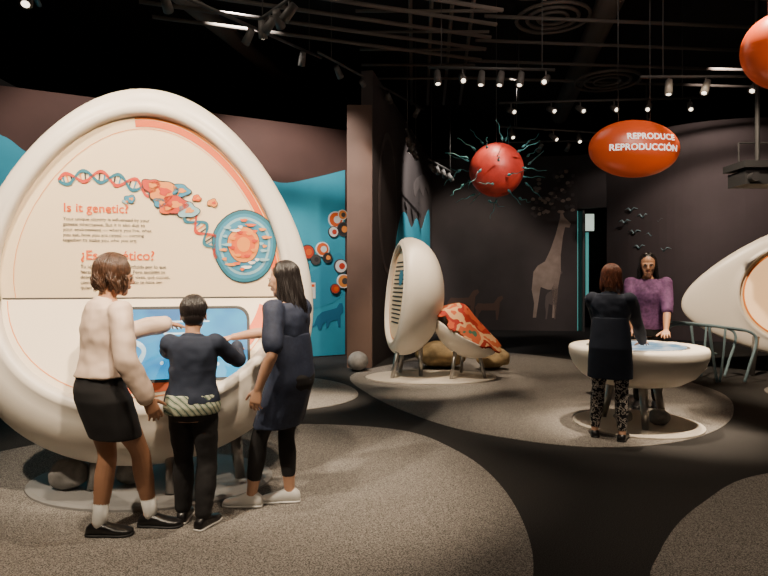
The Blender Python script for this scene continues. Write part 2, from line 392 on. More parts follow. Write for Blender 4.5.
def screenmat(name,c1,c2,es,scale=3):
    m=mat(name,c1,.35,emit=c1,es=es,spec=.2); nt=m.node_tree; bs=nt.nodes['Principled BSDF']
    tc=nt.nodes.new('ShaderNodeTexCoord'); n=nt.nodes.new('ShaderNodeTexNoise'); n.inputs['Scale'].default_value=scale
    nt.links.new(tc.outputs['Object'],n.inputs['Vector']); r=nt.nodes.new('ShaderNodeValToRGB')
    r.color_ramp.elements[0].position=.4; r.color_ramp.elements[1].position=.62
    r.color_ramp.elements[0].color=(*c1,1); r.color_ramp.elements[1].color=(*c2,1)
    nt.links.new(n.outputs['Fac'],r.inputs['Fac']); nt.links.new(r.outputs['Color'],bs.inputs['Emission Color']); bs.inputs['Base Color'].default_value=(.01,.02,.03,1)
    return m
M_scr=screenmat('screen_blue',(0.0,0.16,0.40),(0.01,0.40,0.68),1.8)
M_scrw=mat('screen_white',(.3,.4,.5),.3,emit=(.4,.75,.9),es=.8)
pod.flat('screen_bezel',rrect(-.24,.70,.78,1.27,.09),M_black,.006)
pod.flat('touch_screen',rrect(-.22,.68,.80,1.25,.08),M_scr,.010)
pod.disc('screen_cell',-.08,.96,.095,M_scrw,.012,.04,.09); pod.disc('screen_cell_core',-.07,.96,.055,M_scr,.014,.1)
for i in range(9): pod.disc('screen_icon',.12+.06*i,.90+.03*sin(i*2),.012,M_scrw,.012)
for i in range(4): pod.flat('screen_text_bar',[(.12,1.16-.04*i),(.12+.3-.05*i,1.16-.04*i),(.42-.05*i,1.172-.04*i),(.12,1.172-.04*i)],M_scrw,.012)
def leg(b,p0,p1,r0=.05,r1=.035): b.tube([p0,p1],[r0,r1],16)
b=MB()
for (p0,p1) in [((-2.0,4.2,.42),(-1.98,4.05,.03)),((-1.12,4.42,.5),(-1.04,4.32,.03)),((-1.75,4.75,.35),(-1.7,4.9,.03)),((-1.45,4.1,.36),(-1.42,3.98,.03))]: leg(b,p0,p1)
b.obj('legs',M_steel,pod.e)
b=MB(); b.rings([[V((-1.68+r*1.0*cos(a*pi/24),4.35+r*.72*sin(a*pi/24),z)) for a in range(48)] for r,z in ((.86,.004),(.86,.02),(.83,.032))]); b.obj('base_plate',M_base,pod.e,False)
def ball(name,c,r,m=None):
    b=MB(); b.ell(c,(r,r,r*.95),None,32,20); return b.obj(name,m or M_stone)
def rock(name,xy,r,m=None,seed=0,z0=.03,fl=.8,parent=None):
    c=V((xy[0],xy[1],z0+r*fl*.95)); b=MB(); b.ell(c,(r,r*.85,r*fl),None,28,18)
    b.v=[tuple(c+(V(p)-c)*(1+.18*noise.noise(V(p)*2.2/r+V((seed,0,0))))) for p in b.v]
    return b.obj(name,m or M_stone,parent)
rock('stone',(-2.16,4.1),.13,None,1,parent=pod.e)
rock('stone_small',(-1.78,4.2),.10,None,2,parent=pod.e)

# second pod, leaning back
n2=V((-.975,-.22,0)).normalized(); U2=Z.cross(n2)
V2=(Z-n2*.10).normalized()
p2=Pod('egg_exhibit_kiosk.001',(.20,9.0,.0),U2,V2,(1.30,1.78,.08,1.23),(1.02,1.44,.08,1.25),.58,.16)
p2.arc('panel_edge',0,2*pi,.93,.95,M_orange2)
for i in range(15):
    v=1.72-.065*i; hw=.34*sqrt(max(.1,1-((v-1.24)/.68)**2))
    p2.flat('text_line',[(-hw,v),(hw*(.6+.35*random.random()),v),(hw*.8,v+.022),(-hw,v+.022)],M_ink)
p2.disc('picture',.1,1.5,.12,M_bluep,.008,.06)
b=MB(); leg(b,(.22,8.85,.5),(.12,8.75,.02),.035,.03); leg(b,(.30,9.2,.5),(.25,9.3,.02),.035,.03); leg(b,(.55,9.0,.5),(.55,8.95,.02),.035,.03); b.obj('legs',M_steel,p2.e)
M_pale=mat('pale_plate',(.62,.56,.48),.6)
b=MB(); b.rings([[V((.7+r*1.15*cos(a*pi/24),8.95+r*.75*sin(a*pi/24),z)) for a in range(48)] for r,z in ((.85,.004),(.85,.02),(.82,.03))]); b.obj('base_plate',M_pale,p2.e,False)
ax=V((.45,-.22,.87)).normalized(); aU=V((.87,0,-.45)); aU=(aU-ax*aU.dot(ax)).normalized(); aW=ax.cross(aU)
C=V((1.22,8.9,.68))
rs=[]
prof=[(0.03,-.33),(.18,-.315),(.32,-.26),(.43,-.17),(.51,-.07),(.545,0.02),(.54,.035),(.52,.03),(.49,-.05),(.40,-.16),(.25,-.22),(.03,-.26)]
for r,h in prof: rs.append([C+ax*h+(aU*cos(2*pi*j/48)+aW*.85*sin(2*pi*j/48))*r for j in range(48)])
b=MB(); b.rings(rs); b.obj('cradle_bowl',M_shell,p2.e)
b=MB(); leg(b,(1.05,8.75,.45),(.97,8.65,.02),.03,.025); leg(b,(1.4,8.8,.38),(1.48,8.72,.02),.03,.025); leg(b,(1.2,9.15,.42),(1.2,9.3,.02),.03,.025); b.obj('cradle_legs',M_steel,p2.e)
M_org=blotch('organism_colours',[(0,(.25,.03,.015)),(.38,(.46,.08,.03)),(.48,(.30,.025,.015)),(.56,(.55,.32,.16)),(.62,(.45,.10,.04)),(.70,(.05,.12,.08)),(.75,(.55,.35,.2))],2.2,'NOISE',.75)
b=MB(); nx,ny=60,44; vs=[]
for i in range(nx+1):
    for j in range(ny+1):
        u=-.58+1.16*i/nx; v=-.46+.92*j/ny
        hgt=.30*math.exp(-((u+.24)/.28)**2-(v/.30)**2)+.11*math.exp(-((u-.2)/.32)**2-((v)/.28)**2)+.02
        hgt+=.022*sin(v*17+u*4)*math.exp(-(v/.5)**2)+.015*noise.noise(V((u*4,v*4,0)))
        rr_=sqrt((u/.58)**2+(v/.46)**2); hgt-=.16*max(0,rr_-.80)
        vs.append(C+aU*u*(1.0)+aW*v*1.0+ax*(hgt+.03))
fs=[(i*(ny+1)+j,(i+1)*(ny+1)+j,(i+1)*(ny+1)+j+1,i*(ny+1)+j+1) for i in range(nx) for j in range(ny) if sqrt(((i/nx-.5)/.5)**2+((j/ny-.5)/.5)**2)<1.0+.04*sin(i*.5)+.04*sin(j*.6)]
b.add(vs,fs); o=b.obj('draped_organism_cloth',M_org,p2.e); sd_=o.modifiers.new('thick','SOLIDIFY'); sd_.thickness=.02
M_sand=mat('sandy_rock',(.46,.33,.17),.8,bump=.6,bscale=15,var=.3)
rock('decorative_rock',(.95,9.95),.42,M_sand,5,.03,.5)
rock('decorative_rock.001',(1.80,9.85),.28,M_sand,8,.03,.6)
ball('decorative_ball',(-.42,9.6,.165),.165)

# right pod (tip points left)
n3=V((-.35,-.937,0)); U0=Z.cross(n3); ang=radians(98)
Vv=(Z*cos(ang)-U0*sin(ang)); U3=(U0*cos(ang)+Z*sin(ang))
p3=Pod('egg_exhibit_kiosk.002',(6.34,9.25,1.25),U3,Vv,(2.05,3.15,.36,0),(1.50,1.56,.0,-.04),.50,.10)
p3.flat('orange_ring',[eggpt(radians(t),1.42,1.48,0,-.04) for t in range(0,360,6)],M_orange2,.004)
M_glow=mat('warm_screen',(.8,.6,.4),.4,emit=(1.0,.55,.24),es=1.2)
p3.flat('round_screen',[eggpt(radians(t),1.36,1.42,0,-.04) for t in range(0,360,6)],M_glow,.008)
b=MB(); leg(b,(5.7,9.15,.6),(5.6,9.1,.02)); leg(b,(6.9,9.4,.5),(7.0,9.3,.02)); leg(b,(6.3,9.6,.5),(6.3,9.8,.02)); b.obj('legs',M_steel,p3.e)

M_rail=mat('rail_blue_grey',(.22,.32,.36),.4,.2)
rl=empty('metal_handrail',(4.5,8.3,0)); b=MB()
def rail(pts,r=.02): b.tube(catmull([(x-.35,y-.25,z) for x,y,z in pts],5,False),r,10)
for dy in (0,.5):
    rail([(4.35,8.7+dy,.74),(4.5,8.7+dy,.84),(5.1,8.7+dy,.80),(5.5,8.7+dy,.74),(5.62,8.7+dy,.60),(5.52,8.7+dy,.25),(5.45,8.7+dy,.02)])
    rail([(4.95,8.7+dy,.80),(4.98,8.7+dy,.55),(5.06,8.7+dy,.02)]); rail([(5.18,8.7+dy,.79),(5.15,8.7+dy,.4),(5.10,8.7+dy,.02)],.016)
for x,z in ((4.35,.74),(5.5,.74),(5.05,.42)): rail([(x,8.7,z),(x,8.95,z),(x,9.2,z)],.016)
b.obj('tubes',M_rail,rl)

# ------------------------------------------------------------ touch table
tb=empty('round_touch_table',(2.56,6.05,0)); TC=V((2.56,6.05,0))
def lathe(b,c,prof,n=64):
    b.rings([[V(c)+V((r*cos(2*pi*j/n),r*sin(2*pi*j/n),z)) for j in range(n)] for r,z in prof])
b=MB(); lathe(b,TC,[(.05,.40),(.25,.405),(.42,.44),(.54,.51),(.62,.61),(.655,.70),(.66,.765),(.65,.79),(.63,.80),(.50,.80),(.49,.79),(.02,.79)]); b.obj('bowl_body',M_shell,tb)
b=MB(); lathe(b,TC,[(.455,.791),(.455,.801),(.02,.801)]); b.obj('touch_screen',screenmat('table_screen',(.20,.38,.52),(.75,.80,.80),1.2,6),tb,False)
b=MB(); lathe(b,TC,[(.485,.791),(.485,.796),(.46,.796)]); b.obj('screen_trim',M_dgrey,tb,False)
b=MB()
for a in (-100,20,140):
    d=V((cos(radians(a)),sin(radians(a)),0)); leg(b,TC+d*.24+Z*.45,TC+d*.34+Z*.02,.045,.03)
b.obj('legs',M_steel,tb)
b=MB(); lathe(b,TC,[(.62,.004),(.62,.02),(.59,.03)]); b.obj('base_plate',M_pale,tb,False)
rock('stone',(2.72,5.90),.10,None,3,parent=tb); rock('stone_small',(2.40,6.0),.09,None,4,parent=tb)

# ------------------------------------------------------------ hanging things
M_redball=mat('egg_red',(.50,.05,.035),.45,bump=.6,bscale=9,var=.25,vscale=5)
eg=empty('hanging_egg_cell_model',(1.72,9.3,3.2)); EC=V((1.75,9.3,3.18))
b=MB(); b.ell(EC,(.42,.42,.42),None,48,32); b.obj('egg_cell',M_redball,eg)
M_sp=mat('sperm_teal',(.06,.26,.28),.4)
b=MB()
for i in range(34):
    zz=1-2*(i+.5)/34; a=i*2.39996; rr=sqrt(1-zz*zz); d=V((rr*cos(a),rr*sin(a),zz*.8)).normalized()
    s0=.45+random.uniform(0,.20); p=EC+d*s0; dd=(d+V((random.uniform(-.8,.8),random.uniform(-.8,.8),random.uniform(-.6,.6)))).normalized()
    sd=dd.orthogonal().normalized()
    b.tube([p-dd*.03,p,p+dd*.035],[.010,.022,.008],8,True)
    b.tube([p+dd*(.03+.042*q)+sd*.022*sin(q*1.3+i) for q in range(8)],[.008-.0006*q for q in range(8)],5)
b.obj('sperm',M_sp,eg)
b=MB(); b.tube([EC+Z*.41,V((1.75,9.3,6.2))],.004,6); b.obj('cable',M_dgrey,eg)
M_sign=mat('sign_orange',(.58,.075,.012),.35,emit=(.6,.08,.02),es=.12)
def oval(name,c,r):
    e=empty(name,c); b=MB(); b.ell(c,r,None,64,40); b.obj('oval_body',M_sign,e)
    b=MB(); b.tube([V(c)+V((-.2,0,r[2]*.9)),V((c[0]-.2,c[1],6.2))],.005,6); b.tube([V(c)+V((.2,0,r[2]*.9)),V((c[0]+.2,c[1],6.2))],.005,6); b.obj('cables',M_dgrey,e)
    return e
SC=V((3.14,7.5,3.11)); SR=(.57,.22,.36)
so=oval('hanging_oval_sign',SC,SR)
M_lt=mat('letters_white',(.9,.88,.82),.5,emit=(1,.95,.85),es=.9)
def curved_text(body,size,x,z,bold):
    cu=bpy.data.curves.new('t','FONT'); cu.body=body; cu.size=size; cu.offset=bold; cu.space_character=1.04
    o=bpy.data.objects.new('t',cu); COL.objects.link(o); bpy.context.view_layer.update()
    me=bpy.data.meshes.new_from_object(o.evaluated_get(bpy.context.evaluated_depsgraph_get()))
    bpy.data.objects.remove(o)
    xr=max(v.co.x for v in me.vertices)
    for v in me.vertices:
        X=x+v.co.x-xr; Zz=z+v.co.y
        q=max(0,1-(X/SR[0])**2-(Zz/SR[2])**2)
        v.co=(SC.x+X,SC.y-SR[1]*sqrt(q)-.012,SC.z+Zz)
    me.materials.append(M_lt); o=bpy.data.objects.new('lettering',me); COL.objects.link(o); attach(o,so)
curved_text('REPRODUCE',.105,.44,.075,.0024); curved_text('REPRODUCCIÓN',.108,.475,-.06,.0024)
oval('hanging_oval_sign.001',(4.12,6.1,3.80),(.46,.3,.40))

# ------------------------------------------------------------ ceiling kit
M_lens=mat('lamp_lens',(1,1,1),.5,emit=(1,.85,.65),es=4)
M_can=mat('can_grey',(.13,.12,.11),.5)
ti=0
def track(p0,p1,n,aim,scale=1.0):
    global ti
    p0=V(p0);p1=V(p1); e=empty('track_light_rail' if ti==0 else 'track_light_rail.%03d'%ti,(p0+p1)/2); ti+=1
    b=MB(); b.tube([p0,p1],.022,6); 
    for f in (.1,.9): q=p0.lerp(p1,f); b.tube([q,V((q.x,q.y,6.2))],.008,6)
    b.obj('rail',M_dgrey,e)
    b=MB(); L=MB()
    for i in range(n):
        q=p0.lerp(p1,(i+.5+random.uniform(-.15,.15))/n)+V((0,0,-.14)); d=(V(aim)+V((random.uniform(-2,2),random.uniform(-2,2),0))-q).normalized()
        b.tube([q+Z*.14,q+Z*.0],.012,6); b.tube([q-d*.10*scale,q+d*.10*scale],[.045*scale,.055*scale],14)
        L.tube([q+d*.101*scale,q+d*.104*scale],.032*scale,14)
    b.obj('spot_heads',M_can,e); L.obj('lenses',M_lens,e)
track((.62,8.3,4.42),(2.4,8.4,4.42),6,(1.5,6,1))
track((2.0,10.4,4.55),(5.4,10.1,4.55),6,(3.5,5,1))
track((2.3,11.8,4.5),(5.5,11.8,4.3),5,(4,9,1))
track((-3.0,5.2,3.85),(-2.7,4.0,4.1),2,(-1.7,4.3,1.5))
track((-1.5,7.2,4.6),(-.95,6.2,4.4),4,(-2.5,9.5,2))
track((-2.4,5.6,4.35),(-1.0,9.5,5.0),3,(-2.5,9.5,2))
track((-1.5,4.6,3.95),(1.8,4.8,3.95),4,(-.5,7,.5))
track((-1.0,9,4.9),(.8,12,4.9),4,(.4,14,2))
track((.4,10.8,4.2),(.7,12.8,4.2),3,(.4,14,2))
track((3.4,7.9,4.15),(6.5,8.3,4.3),5,(4,6,1))
track((.9,12,3.9),(1.6,14,4.0),4,(3,17,2))
track((2.6,13.6,4.6),(6.2,13.2,4.6),6,(4,17,2))
dct=empty('ceiling_ducts',(0,7,5.6)); b=MB()
for i in range(6): b.tube([(-3.2+.0*i,6.0+.45*i,5.1),(1.6,7.6+.45*i,5.1)],.03,8)
for i in range(4): b.tube([(.2+.25*i,5,5.3),(.6+.35*i,13,5.3)],.03,8)
for i in range(7): b.tube([(-.4,7.0+.7*i,5.25),(1.6,7.0+.7*i,5.25)],.025,8)
for i in range(5): b.tube([(1.5,8+.9*i,5.4),(8,8.6+.9*i,5.4)],.03,8)
b.tube([(-6,7.2,5.6),(9,8.8,5.6)],.16,16); b.tube([(2.6,4,5.8),(4.4,15,5.6)],.2,16); b.tube([(-4,5,5.7),(-2,13,5.7)],.14,14)
for c,r in (((2.6,9.2,5.5),.55),((2.0,8.0,5.4),.35),((4.3,11.5,5.3),.6)):
    for rr in (r,r*.7,r*.4): b.tube([V(c)+V((rr*cos(a*pi/12),rr*sin(a*pi/12),0)) for a in range(25)],.03,6)
b.obj('pipes',mat('duct_paint',(.12,.10,.085),.6),dct)
pj=empty('ceiling_projector',(5.0,8.0,2.9)); b=MB()
b.box((4.72,7.8,2.72),(5.3,8.2,2.90)); b.box((4.68,7.75,2.93),(5.35,8.25,3.02)); b.tube([(5.0,8,3.0),(5.0,8,6.2)],.03,10); b.tube([(4.8,7.7,2.8),(4.8,7.82,2.8)],.06,16)
for x in (4.75,5.28): b.tube([(x,8,2.9),(x,8,3.3)],.012,6)
b.tube([(4.75,8,3.3),(5.28,8,3.3)],.012,6)
b.obj('housing',M_black,pj,False)

# ------------------------------------------------------------ people
M_skin1=mat('skin_tan',(.44,.22,.125),.5,var=.06,vscale=12)
M_skin2=mat('skin_light',(.54,.30,.19),.5,var=.06,vscale=12)
M_eye=mat('eye_white',(.50,.46,.42),.4); M_iris=mat('iris',(.02,.010,.008),.3); M_lip=mat('lips',(.38,.10,.08),.45); M_brow=mat('brow',(.02,.012,.01),.8)
def ik(a,c,l1,l2,hint):
    d=c-a; L=d.length; mx=(l1+l2)*.995
    if L>mx: c=a+d*(mx/L); d=c-a; L=mx
    x=(l1*l1-l2*l2+L*L)/(2*L); h=sqrt(max(0,l1*l1-x*x)); dn=d/L
    hh=(hint-dn*hint.dot(dn)).normalized()
    return a+dn*x+hh*h, c
def limb(b,A,E,C,r,inf=0,t0=0.0,t1=1.0,seg=16):
    path=[A,(A+E)/2,E,E.lerp(C,.35),C]; pts=[];rad=[]
    sm=catmull(path,6,False); m=len(sm)-1
    i0=int(t0*m); i1=int(round(t1*m))
    for i in range(i0,i1+1):
        x=i/m*4; k=min(int(x),3); f=x-k; f=f*f*(3-2*f)
        pts.append(sm[i]); rad.append(r[k]*(1-f)+r[k+1]*f+(inf(i/m) if callable(inf) else inf))
    b.tube(pts,rad,seg,True)
def hand(b,w,f,n,right,s=1.0,curl=.35):
    f=f.normalized(); n=(n-f*n.dot(f)).normalized(); t=n.cross(f)*(-1 if right else 1)
    P=lambda a,c,d: w+(f*a+t*c+n*d)*s
    rs=[]
    for a,hw,ht in ((-.015,.024,.019),(.0,.025,.018),(.02,.031,.017),(.05,.039,.015),(.078,.041,.013),(.09,.036,.010)):
        rs.append([P(a,hw*cos(2*pi*j/16),ht*sin(2*pi*j/16)) for j in range(16)])
    b.rings(rs)
    for (off,ln,sp,r,cx) in ((.030,.072,.10,.0080,1.0),(.010,.080,.02,.0083,1.05),(-.0105,.074,-.06,.0080,1.15),(-.030,.058,-.16,.0070,1.3)):
        d=(f+t*sp).normalized(); p=P(.078,off,0); pts=[p-d*.01*s,p]; a=0
        for q,fr in enumerate((.45,.31,.24)):
            a+=curl*cx*(.8 if q==0 else 1.0); p=p+(d*cos(a)+n*sin(a))*ln*fr*s; pts.append(p)
        b.tube(pts,[r*1.1*s,r*1.08*s,r*1.0*s,r*.93*s,r*.78*s],10,True)
    d=(f*.62+t*.75+n*.25).normalized(); p=P(.018,.020,.004); pts=[p]
    for q,ln in enumerate((.038,.032,.026)):
        p=p+d*ln*s; pts.append(p); d=(d+f*.28+n*.10*curl*3).normalized()
    b.tube(pts,[.013*s,.012*s,.0098*s,.0082*s],10,True)
TORSO=[(.74,.135,.10,0),(.80,.158,.115,-.01),(.85,.165,.12,-.012),(.92,.150,.105,-.005),(.99,.128,.09,0),(1.06,.126,.09,.004),(1.13,.138,.105,.010),(1.19,.148,.108,.008),(1.25,.155,.095,0),(1.295,.140,.078,-.006),(1.325,.095,.062,-.01),(1.35,.06,.054,-.010)]
def shoe(b,ank,ty,s,sole=False,hgt=1.0,infl=0):
    d=V((cos(ty),sin(ty),0)); sd=V((-d.y,d.x,0)); g=V((ank.x,ank.y,0)); rs=[]
    prof=((-.068,.014,.03),(-.06,.028,.055),(-.035,.034,.075),(0,.035,.082),(.04,.036,.068),(.08,.041,.052),(.12,.044,.042),(.155,.038,.034),(.178,.024,.026),(.186,.008,.016))
    for x,w,h in prof:
        ring=[]
        w=w+infl; h=(.018 if sole else h*hgt)
        for j in range(20):
            a=2*pi*j/20; cz=sin(a); zz=(.012 if not sole else 0)+ (h*(.42+.58*cz) if cz>0 else h*.42*(1-min(1,abs(cz)*1.6)))
            cx=cos(a); ring.append(g+d*(x+(infl if x>0 else -infl))*s+sd*(w*s*(abs(cx)**.7)*(1 if cx>0 else -1))+Z*max(0.006,zz*s+.004))
        rs.append(ring)
    b.rings(rs)
def person(name,base,phi,H,skin,hands,feet,head,top,bottom,hair,shoes,vox=.0048,lean=0,shoulder=.165,curls=(.3,.3),fdirs=(None,None),pn=(None,None),hint=(None,None),hs=1.0):
    s=H/1.6; ph=radians(phi); F=V((cos(ph),sin(ph),0)); R=V((sin(ph),-cos(ph),0)); Bp=V((base[0],base[1],0))
    e=empty(name,Bp)
    def L(x,y,z): return Bp+R*x*s+F*(y+lean*max(0,z-.84))*s+Z*z*s
    def torso(b,z0,z1,inf,widen=None,secs=TORSO):
        zs=[z0+(z1-z0)*i/24 for i in range(25)]; rs=[]
        for z in zs:
            for i in range(len(secs)-1):
                if z<=secs[i+1][0] or i==len(secs)-2: break
            a,c=secs[i],secs[i+1]; f=min(1,max(0,(z-a[0])/(c[0]-a[0])))
            rx=a[1]+(c[1]-a[1])*f+inf; ry=a[2]+(c[2]-a[2])*f+inf; cy=a[3]+(c[3]-a[3])*f
            if widen: q=widen(z); rx+=q; ry+=q
            rx*=shoulder/.165 if z>1.1 else 1
            rs.append([L(rx*cos(2*pi*j/32),cy+ry*sin(2*pi*j/32),z) for j in range(32)])
        b.rings(rs)
    arms=[]
    for i,(sg,tg) in enumerate(((-1,hands[0]),(1,hands[1]))):
        A=L(sg*shoulder,0,1.285); hn=hint[i] or (-Z*.8-F*.5+R*sg*.5)
        E,C=ik(A,V(tg),.285*s,.245*s,hn); arms.append((A,E,C))
    legs=[]
    for i,(sg,ft) in enumerate(((-1,feet[0]),(1,feet[1]))):
        A=L(sg*.082,0,.82); C=V((ft[0],ft[1],.085*s)); d=V((cos(radians(ft[2])),sin(radians(ft[2])),0))
        lg=(C-A).length*.505
        E,C=ik(A,C,lg,lg,(F+d)*.5); legs.append((A,E,C,radians(ft[2])))
    ARM=(.050,.043,.036,.037,.024); LEG=(.088,.074,.052,.055,.034)
    ARM=tuple(x*s for x in ARM); LEG=tuple(x*s for x in LEG)
    b=MB(); torso(b,.74,1.35,0)
    hc=L(0,.03+head[2],1.478); hy=ph+radians(head[0]); hp=radians(head[1])
    hF=V((cos(hy)*cos(hp),sin(hy)*cos(hp),sin(hp))); hR=hF.cross(Z).normalized(); hU=hR.cross(hF)
    Mx=Matrix((hR,hF,hU)).transposed(); t=s*hs
    def h(x,y,z): return hc+(hR*x+hF*y+hU*z)*t
    b.tube([L(0,-.012,1.29),L(0,-.008,1.35),hc-hU*.06*s-hF*.02*s,hc-hF*.02*s],[.06*s,.050*s,.050*t,.055*t],18)
    E_=lambda x,y,z,a,c,d,Rm=None: b.ell(h(x,y,z),(a*t,c*t,d*t),Mx if Rm is None else Mx@Rm,24,16)
    E_(0,-.014,.030,.074,.092,.080); E_(0,.020,-.030,.060,.064,.078); E_(0,.030,.0,.066,.056,.06)
    E_(0,.060,-.088,.024,.022,.020); E_(0,.045,-.075,.042,.035,.028)
    for q in (-1,1):
        E_(q*.030,.078,.018,.022,.010,.007); E_(q*.033,.056,-.026,.023,.022,.024); E_(q*.0095,.091,-.026,.0085,.009,.0075)
        E_(q*.074,-.008,-.008,.007,.017,.029,Matrix.Rotation(.25*q,3,'Z')); E_(q*.077,-.008,-.03,.006,.009,.010)
    b.tube([h(0,.083,.012),h(0,.094,-.008),h(0,.102,-.024)],[.0075*t,.0085*t,.0115*t],10,True)
    E_(0,.084,-.048,.020,.010,.006); E_(0,.081,-.058,.018,.010,.007)
    for i,(A,E,C) in enumerate(arms):
        limb(b,A,E,C,ARM); fd=fdirs[i] or (C-E).normalized(); hand(b,C,fd,pn[i] or -Z,i==1,s,curls[i])
    for (A,E,C,ty) in legs:
        limb(b,A,E,C,LEG); g=V((C.x,C.y,0)); d=V((cos(ty),sin(ty),0)); b.tube([C,g+Z*.05*s-d*.02*s],[.034*s,.034*s],12,True); b.tube([g+Z*.05*s,g+d*.10*s+Z*.032*s],[.034*s,.022*s],12,True)
    o=b.obj('body',skin,e); remesh(o,vox,3)
    b=MB(); bi=MB(); bl=MB(); bb=MB()
    for q in (-1,1):
        b.ell(h(q*.030,.0755,.001),(.0125*t,.0105*t,.0062*t),Mx,16,12); bi.ell(h(q*.030,.0840,.001),(.0060*t,.0035*t,.0058*t),Mx,12,8)
        bb.tube([h(q*.014,.090,.019),h(q*.030,.0905,.023),h(q*.048,.080,.018)],[.0020*t,.0028*t,.0015*t],6)
        bb.tube([h(q*.017,.083,.006),h(q*.030,.0865,.0085),h(q*.044,.078,.005)],[.0016*t,.0022*t,.0015*t],6)
    bl.ell(h(0,.088,-.0485),(.020*t,.008*t,.0045*t),Mx,16,8); bl.ell(h(0,.086,-.0575),(.017*t,.008*t,.0058*t),Mx,16,8)
    b.obj('eyes',M_eye,e); bi.obj('irises',M_iris,e); bl.obj('lips',M_lip,e); bb.obj('brows',M_brow,e)
    if top:
        b=MB(); torso(b,top['z0'],top.get('z1',1.33),top.get('inf',.014),top.get('widen'))
        for (A,E,C) in arms:
            limb(b,A,E,C,ARM,(lambda u,q=top: (q.get('sinf',.012)+q.get('flare',0)*u)*s),0,top['sleeve'])
            b.ell(A-Z*.01*s,(.058*s,.058*s,.055*s))
        b.tube([L(.062*cos(a*pi/10),-.010+.056*sin(a*pi/10),1.335+.012*(-sin(a*pi/10))) for a in range(21)],.013*s,8)
        o=b.obj(top['name'],top['mat'],e); remesh(o,.0075,4,top.get('disp',.014),.10)
        if top.get('under'):
            z0,z1,m_,fi=top['under']; b=MB(); torso(b,z0,z1,fi); o=b.obj('shirt_tail',m_,e); remesh(o,.008,1,.006,.08)
    if bottom:
        if 'hem' in bottom:
            z1=bottom.get('z1',.96); b=MB(); rs=[]
            lc=(legs[0][1]+legs[1][1])/2; off=(lc-L(0,0,lc.z/s)); 
            for i in range(25):
                f=i/24; z=z1+(bottom['hem']-z1)*f
                rx=bottom['w0']+(bottom['w1']-bottom['w0'])*min(1,f*2) + (bottom.get('w2',bottom['w1'])-bottom['w1'])*max(0,f*2-1)
                ry=rx*bottom.get('asp',.74); sh=off*max(0,(.84-z)/.4)
                nf=bottom.get('pleat',0)
                rs.append([L(rx*(1+nf*f*sin(7*2*pi*j/40))*cos(2*pi*j/40),-.004+ry*(1+nf*f*sin(7*2*pi*j/40))*sin(2*pi*j/40),z)+V((sh.x,sh.y,0)) for j in range(40)])
            b.rings(rs); o=b.obj(bottom['name'],bottom['mat'],e); remesh(o,.0075,3,.010,.14)
        if 'leg' in bottom:
            b=MB(); torso(b,.745,bottom.get('pz',.95),.012)
            for (A,E,C,ty) in legs: limb(b,A,E,C,LEG,(lambda u,q=bottom:(q.get('linf',.008)+q.get('lflare',0)*u)*s),0,bottom['leg'])
            o=b.obj(bottom.get('lname','trousers'),bottom.get('lmat',bottom['mat']),e); remesh(o,.007,3,bottom.get('ldisp',.010),.07)
    b=MB(); b2=MB(); b3=MB()
    for (A,E,C,ty) in legs:
        shoe(b,C,ty,s,False,shoes.get('h',1.0),.004)
        if shoes.get('high'): b.tube([V((C.x,C.y,.04*s)),V((C.x,C.y,.085*s))],[.040*s,.037*s],16)
        shoe(b2,C,ty,s,True,1,.007)
        if shoes.get('sock'): b3.tube([C+(E-C).normalized()*.09*s,C,V((C.x,C.y,.05*s))],[.043*s,.039*s,.038*s],16,True)
    b.obj('shoes',shoes['mat'],e); b2.obj('soles',shoes.get('sole',M_black),e)
    if shoes.get('sock'): b3.obj('socks',M_white,e)
    ce=(0,-.020,.034); rr=hair.get('r',(.081,.094,.088))
    b=MB(); b.ell(h(*ce),tuple(x*t*.97 for x in rr),Mx,32,24)
    if hair.get('short'): b.ell(h(0,-.035,-.015),(.071*t,.072*t,.06*t),Mx,24,16)
    if hair['len']>.12:
        bk=[]; 
        for i in range(6):
            f=i/5; bk.append([h(ce[0],0,0)-hF*(.055+.02*f)*t+hR*(.070-.0*f)*cos(2*pi*j/20)*t+hF*(.040-.012*f)*sin(2*pi*j/20)*t+hU*.01*t-Z*(hair['len']*.8*f)*t for j in range(20)])
        b.rings(bk)
    o=b.obj('hair_mass',hair['mat'],e)
    cu=bpy.data.curves.new('hair_strands','CURVE'); cu.dimensions='3D'; cu.bevel_depth=hair.get('th',.0042)*t; cu.bevel_resolution=1
    rnd=random.Random(hair.get('seed',1)); N=hair.get('n',420); fl=hair.get('fringe',(40,54))
    for k in range(N):
        az=rnd.uniform(-pi,pi); fr=abs(az)<radians(hair.get('gap',58))
        e0=radians(rnd.uniform(70,89)); e1=radians(rnd.uniform(*fl)) if fr else radians(rnd.uniform(-25,-5))
        if hair.get('short') and not fr:
            e0=radians(rnd.uniform(-20,80)); e1=e0-radians(rnd.uniform(18,35)); e1=max(e1,radians(-48))
            if abs(az)<radians(105): e1=max(e1,radians(0)); e0=max(e0,radians(20))
        pts=[]; jit=rnd.uniform(.96,1.04)
        for i in range(8):
            f=i/7; el=e0+(e1-e0)*f; aa=az+(f*f*.7*(1 if az>0 else -1) if fr else 0)
            pts.append(h(ce[0]+rr[0]*jit*cos(el)*sin(aa),ce[1]+rr[1]*jit*cos(el)*cos(aa),ce[2]+rr[2]*jit*sin(el)))
